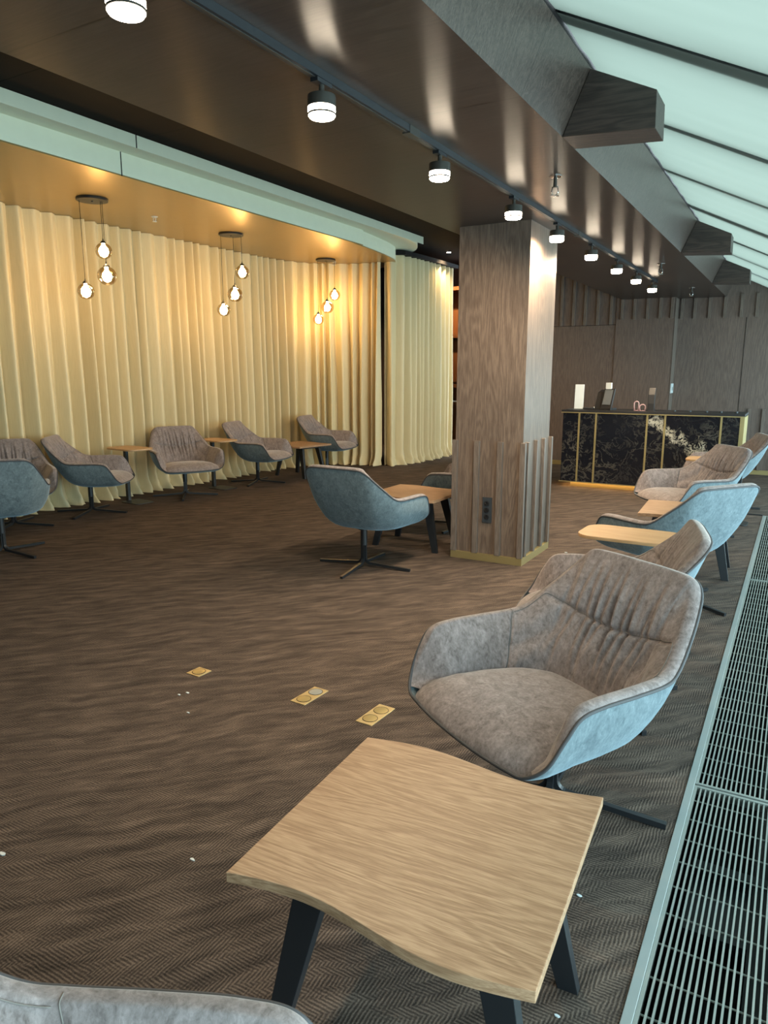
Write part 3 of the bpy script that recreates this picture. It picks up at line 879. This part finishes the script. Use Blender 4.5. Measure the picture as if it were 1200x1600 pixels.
for y, lb in zip(ly, lw):
    t = empty('track_spotlight', (TX, y, ZC), 0, lb, 'spotlight', 'spotlights on the ceiling track')
    for nm, me in LP: link(bpy.data.objects.new(nm, me), t)

# ---------------------------------------------------------------- pendant clusters
k_ = 1.70/1.67
def pend(cx, cy, bulbs, lb):
    t = empty('pendant_cluster', (cx, cy, ZG), 0, lb, 'pendant lamp', 'three-globe pendant lamps')
    MB().lathe([(.158,-.001),(.160,-.006),(.160,-.022),(.156,-.026)], n=40).build('canopy_plate', M['black'], t, smooth=True)
    MB().lathe([(.008,-.034),(.010,-.030),(.010,-.026)], n=10).build('screw', M['lamp'], t, smooth=True)
    for (dx, dy, z, r) in PB(bulbs):
        zz = z-ZG
        MB().sweep([(dx, dy, zz+r+.03), (dx, dy, -.024)], .0028, 6).build('cord', M['black'], t, smooth='all')
        prof = [(r*math.sin(a), zz-r*.97*math.cos(a)) for a in np.linspace(.42, PI-.30, 20)]
        g = MB().lathe(prof, (dx, dy, 0), 32, cap=False).build('globe', M['globe'], t, smooth='all', label='smoky amber glass globe')
        MB().lathe([(r*.36,zz+r*.90),(r*.34,zz+r*1.0),(r*.20,zz+r*1.16),(.006,zz+r*1.24),(.006,zz+r*1.45)], (dx, dy, 0), 20).build('socket_cap', M['blackmat'], g, smooth=True)
        MB().lathe([(.004,zz-.066),(.036,zz-.050),(.052,zz-.012),(.044,zz+.024),(.020,zz+.056),(.015,zz+r*.9)], (dx, dy, 0), 20).build('bulb', M['bulb'], g, smooth=True)
KP = 1.78/1.70
def PB(b): return [(x, y, 1.6+(z-1.6)*KP, r*KP) for x, y, z, r in b]
pend(-6.33*KP, 5.16*KP, [(.050,.060,2.805,.082),(.060,.072,2.563,.096),(-.085,-.095,2.405,.083)], 'pendant lamp cluster closest to the camera, above the chair in side view')
pend(-6.39*KP, 7.27*KP, [(.085,.098,2.842,.088),(.015,.018,2.567,.096),(-.09,-.10,2.374,.083)], 'middle pendant lamp cluster of the three, above the grey forward-facing chair')
pend(-6.54*KP, 9.58*KP, [(.095,.108,2.773,.086),(.012,.014,2.588,.098),(-.09,-.10,2.402,.086)], 'farthest pendant lamp cluster, near the curved end of the gold ceiling')

# ---------------------------------------------------------------- sprinklers and downlight
def sprinkler(x, y, z, drop, s, mat, lb):
    z += .002
    t = empty('ceiling_sprinkler', (x, y, z), 0, lb, 'sprinkler', 'ceiling sprinklers')
    MB().lathe([(.030*s,-.001),(.030*s,-.005),(.016*s,-.012)], n=20).build('rosette', mat, t, smooth=True)
    MB().lathe([(.009*s,-drop+.03*s),(.009*s,-.01)], n=12).build('pipe', M['lamp'] if mat is M['chrome'] else mat, t, smooth=True)
    m = MB()
    m.sweep([(-.012*s,0,-drop+.035*s),(-.016*s,0,-drop+.012*s),(-.006*s,0,-drop-.004*s)], .003*s, 6)
    m.sweep([(.012*s,0,-drop+.035*s),(.016*s,0,-drop+.012*s),(.006*s,0,-drop-.004*s)], .003*s, 6)
    m.build('yoke', mat, t, smooth='all')
    MB().lathe([(.004*s,-drop-.008*s),(.020*s,-drop-.007*s),(.020*s,-drop-.004*s)], n=16).build('deflector', mat, t, smooth=True)
sprinkler(-1.40, 4.50, ZC, .105, 1.3, M['chrome'], 'chrome ceiling sprinkler nearest the camera, right of the column top')
sprinkler(-1.45, 8.55, ZC, .105, 1.4, M['chrome'], 'chrome ceiling sprinkler beside the far end of the lighting track')
sprinkler(-1.46, 11.15, ZC, .105, 1.4, M['chrome'], 'farthest ceiling sprinkler, in front of the back wall')
sprinkler(-6.45*KP, 6.08*KP, ZG, .05, 1.3, M['white'], 'small white sprinkler on the gold ceiling between two pendants')
sprinkler(-6.57*KP, 9.86*KP, ZG, .05, 1.3, M['white'], 'small white sprinkler beside the farthest pendant on the gold ceiling')
t = empty('downlight', (-5.70, 12.25, ZR), 0, 'small bright recessed downlight in the dark ceiling left of the column', 'downlight')
MB().lathe([(.050,-.001),(.055,-.004),(.050,-.010),(.042,-.010)], n=24).build('rim', M['lamp'], t, smooth=True)
MB().lathe([(.041,-.006),(.035,-.014)], n=24).build('lens', M['down'], t, smooth=True)

# ---------------------------------------------------------------- warm wood cabinet behind the curtain
t = empty('shelf_cabinet', (-6.1, 13.5, 0), 0, 'warm brown shelf cabinet glimpsed between curtain and column', 'cabinet')
m = MB(); m.box(-.70, .75, .36, .38, 0, 3.3); m.build('back_panel', M['cabinet'], t)
for x in (-.72, -.30, .14, .75):
    MB().box(x-.015, x+.015, 0, .36, 0, 3.3).build('upright', M['cabinet'], t)
for z in (.98, 1.32, 2.30, 3.22):
    MB().box(-.70, .74, -.01, .36, z-.035, z+.035).build('shelf', M['cabinet'], t)
MB().box(-.72, .76, -.03, 0, 1.00, 1.022).build('light_strip', M['white'], t, label='pale rail')
MB().box(-.29, .13, .10, .12, 1.40, 2.22).build('panel', M['cabinet'], t)
MB().box(-.72, .76, -.02, .38, 0, .06).build('plinth', M['white'], t)

# ---------------------------------------------------------------- floor sockets and scraps
def floor_socket(x, y, w, h, n, lb, closed):
    t = empty('floor_socket', (x, y, 0), R(-3), lb, 'floor socket', 'brass floor sockets in the carpet')
    MB().box(-w/2, w/2, -h/2, h/2, .0, .004).build('plate', M['brassdark'], t, bevel=.001)
    for k in range(n):
        yy = 0 if n == 1 else (k-.5)*.094
        MB().lathe([(.034,.004),(.034,.0055),(.031,.006)], (0, yy, 0), 28).build('lid', M['brass'] if closed[k] else M['steel'], t, smooth=True)
        m = MB()
        a = [(.0355*math.cos(q), yy+.0355*math.sin(q), .0046) for q in np.linspace(0, 2*PI, 28, endpoint=False)]
        m.sweep(a, .0013, 6, closed=True).build('lid_groove', M['dark'], t, smooth='all')
floor_socket(-2.687, 2.662, .094, .094, 1, 'single square brass floor socket, leftmost of the three', [1])
floor_socket(-1.995, 2.724, .090, .192, 2, 'double brass floor socket in the middle of the three', [1,0])
floor_socket(-1.605, 2.714, .090, .205, 2, 'double brass floor socket closest to the large front chair', [1,1])
for k, (x, y, s) in enumerate([(-1.612,1.523,.012),(-2.19,1.225,.016),(-2.553,2.443,.014),(-2.574,2.406,.010),(-2.393,2.287,.009),(-.385,1.547,.009),(-.448,1.999,.010),(-1.621,5.493,.022),(-1.70,6.25,.018),(-1.40,4.6,.03),(-1.52,4.75,.02)]):
    q = np.random.default_rng(k); n = 7
    P = [(s*(.6+.5*q.random())*math.cos(2*PI*i/n), .5*s*(.6+.5*q.random())*math.sin(2*PI*i/n)) for i in range(n)]
    o = MB().prism(P, .001, .004).build('paper_scrap', M['white'], label='tiny white scrap of paper on the brown carpet', cat='scrap', group='white scraps on the carpet')
    o.location = (x, y, 0)

# ---------------------------------------------------------------- light
w = bpy.data.worlds.new('sky'); scene.world = w; w.use_nodes = True
bg = w.node_tree.nodes['Background']
bg.inputs[0].default_value = (.72, .89, .97, 1); bg.inputs[1].default_value = 8.6
p = bpy.data.lights.new('window_portal', 'AREA'); p.shape = 'RECTANGLE'; p.size = 15.6; p.size_y = slope_z(XW)-.1
p.cycles.is_portal = True
po = bpy.data.objects.new('window_portal', p); COL.objects.link(po)
po.location = (XW+.06, 4.86, (slope_z(XW))/2); po.rotation_euler = (PI/2, 0, PI/2)
def spot(x, y, z, tx, ty, tzz, power, size, color=(1,.74,.42), blend=.8, r=.03):
    l = bpy.data.lights.new('ceiling_spot', 'SPOT'); l.energy = power; l.color = color; l.spot_size = R(size); l.spot_blend = blend; l.shadow_soft_size = r
    o = bpy.data.objects.new('ceiling_spot', l); COL.objects.link(o); o.location = (x, y, z)
    o.rotation_euler = (Vector((tx, ty, tzz))-Vector((x, y, z))).to_track_quat('-Z', 'Y').to_euler()
# beams of the track spotlights and of the recessed downlight, plus one added spot
for y in ly: spot(TX, y, ZC-.175, TX-(1.6 if y > 3 else .3), y, 0, 135 if y > 3 else 60, 165, (1,.77,.51))
spot(-5.70, 12.25, ZR-.03, -5.70, 12.25, 0, 70, 130)
spot(-5.9, 12.95, ZR-.03, -6.1, 13.5, 1.2, 210, 120, (1,.68,.36))  # added spot without a fixture, hidden from view, warms the dark cabinet

# ---------------------------------------------------------------- camera
F, YAW, PIT = 1119.28, .521444, .193257
cyw, syw, cp, sp = math.cos(YAW), math.sin(YAW), math.cos(PIT), math.sin(PIT)
fw = Vector((-syw*cp, cyw*cp, -sp)); rt = Vector((cyw, syw, 0)); upv = rt.cross(fw)
cam = bpy.data.cameras.new('camera'); cam.sensor_fit = 'VERTICAL'; cam.sensor_height = 36; cam.sensor_width = 27; cam.lens = F/1600*36
cam.clip_start = .02; cam.clip_end = 200
co = bpy.data.objects.new('camera', cam); COL.objects.link(co)
co.matrix_world = Matrix(((rt.x, upv.x, -fw.x, 0), (rt.y, upv.y, -fw.y, 0), (rt.z, upv.z, -fw.z, 1.6), (0, 0, 0, 1)))
scene.camera = co
vs = scene.view_settings
scene.display_settings.display_device = 'sRGB'
vs.view_transform = 'Standard'; vs.look = 'None'; vs.gamma = 1; vs.exposure = 0.42; vs.use_curve_mapping = False
scene.cycles.use_denoising = True
scene.cycles.max_bounces = 8; scene.cycles.diffuse_bounces = 4; scene.cycles.transparent_max_bounces = 12
scene.cycles.sample_clamp_indirect = 6
scene.cycles.caustics_reflective = False; scene.cycles.caustics_refractive = False
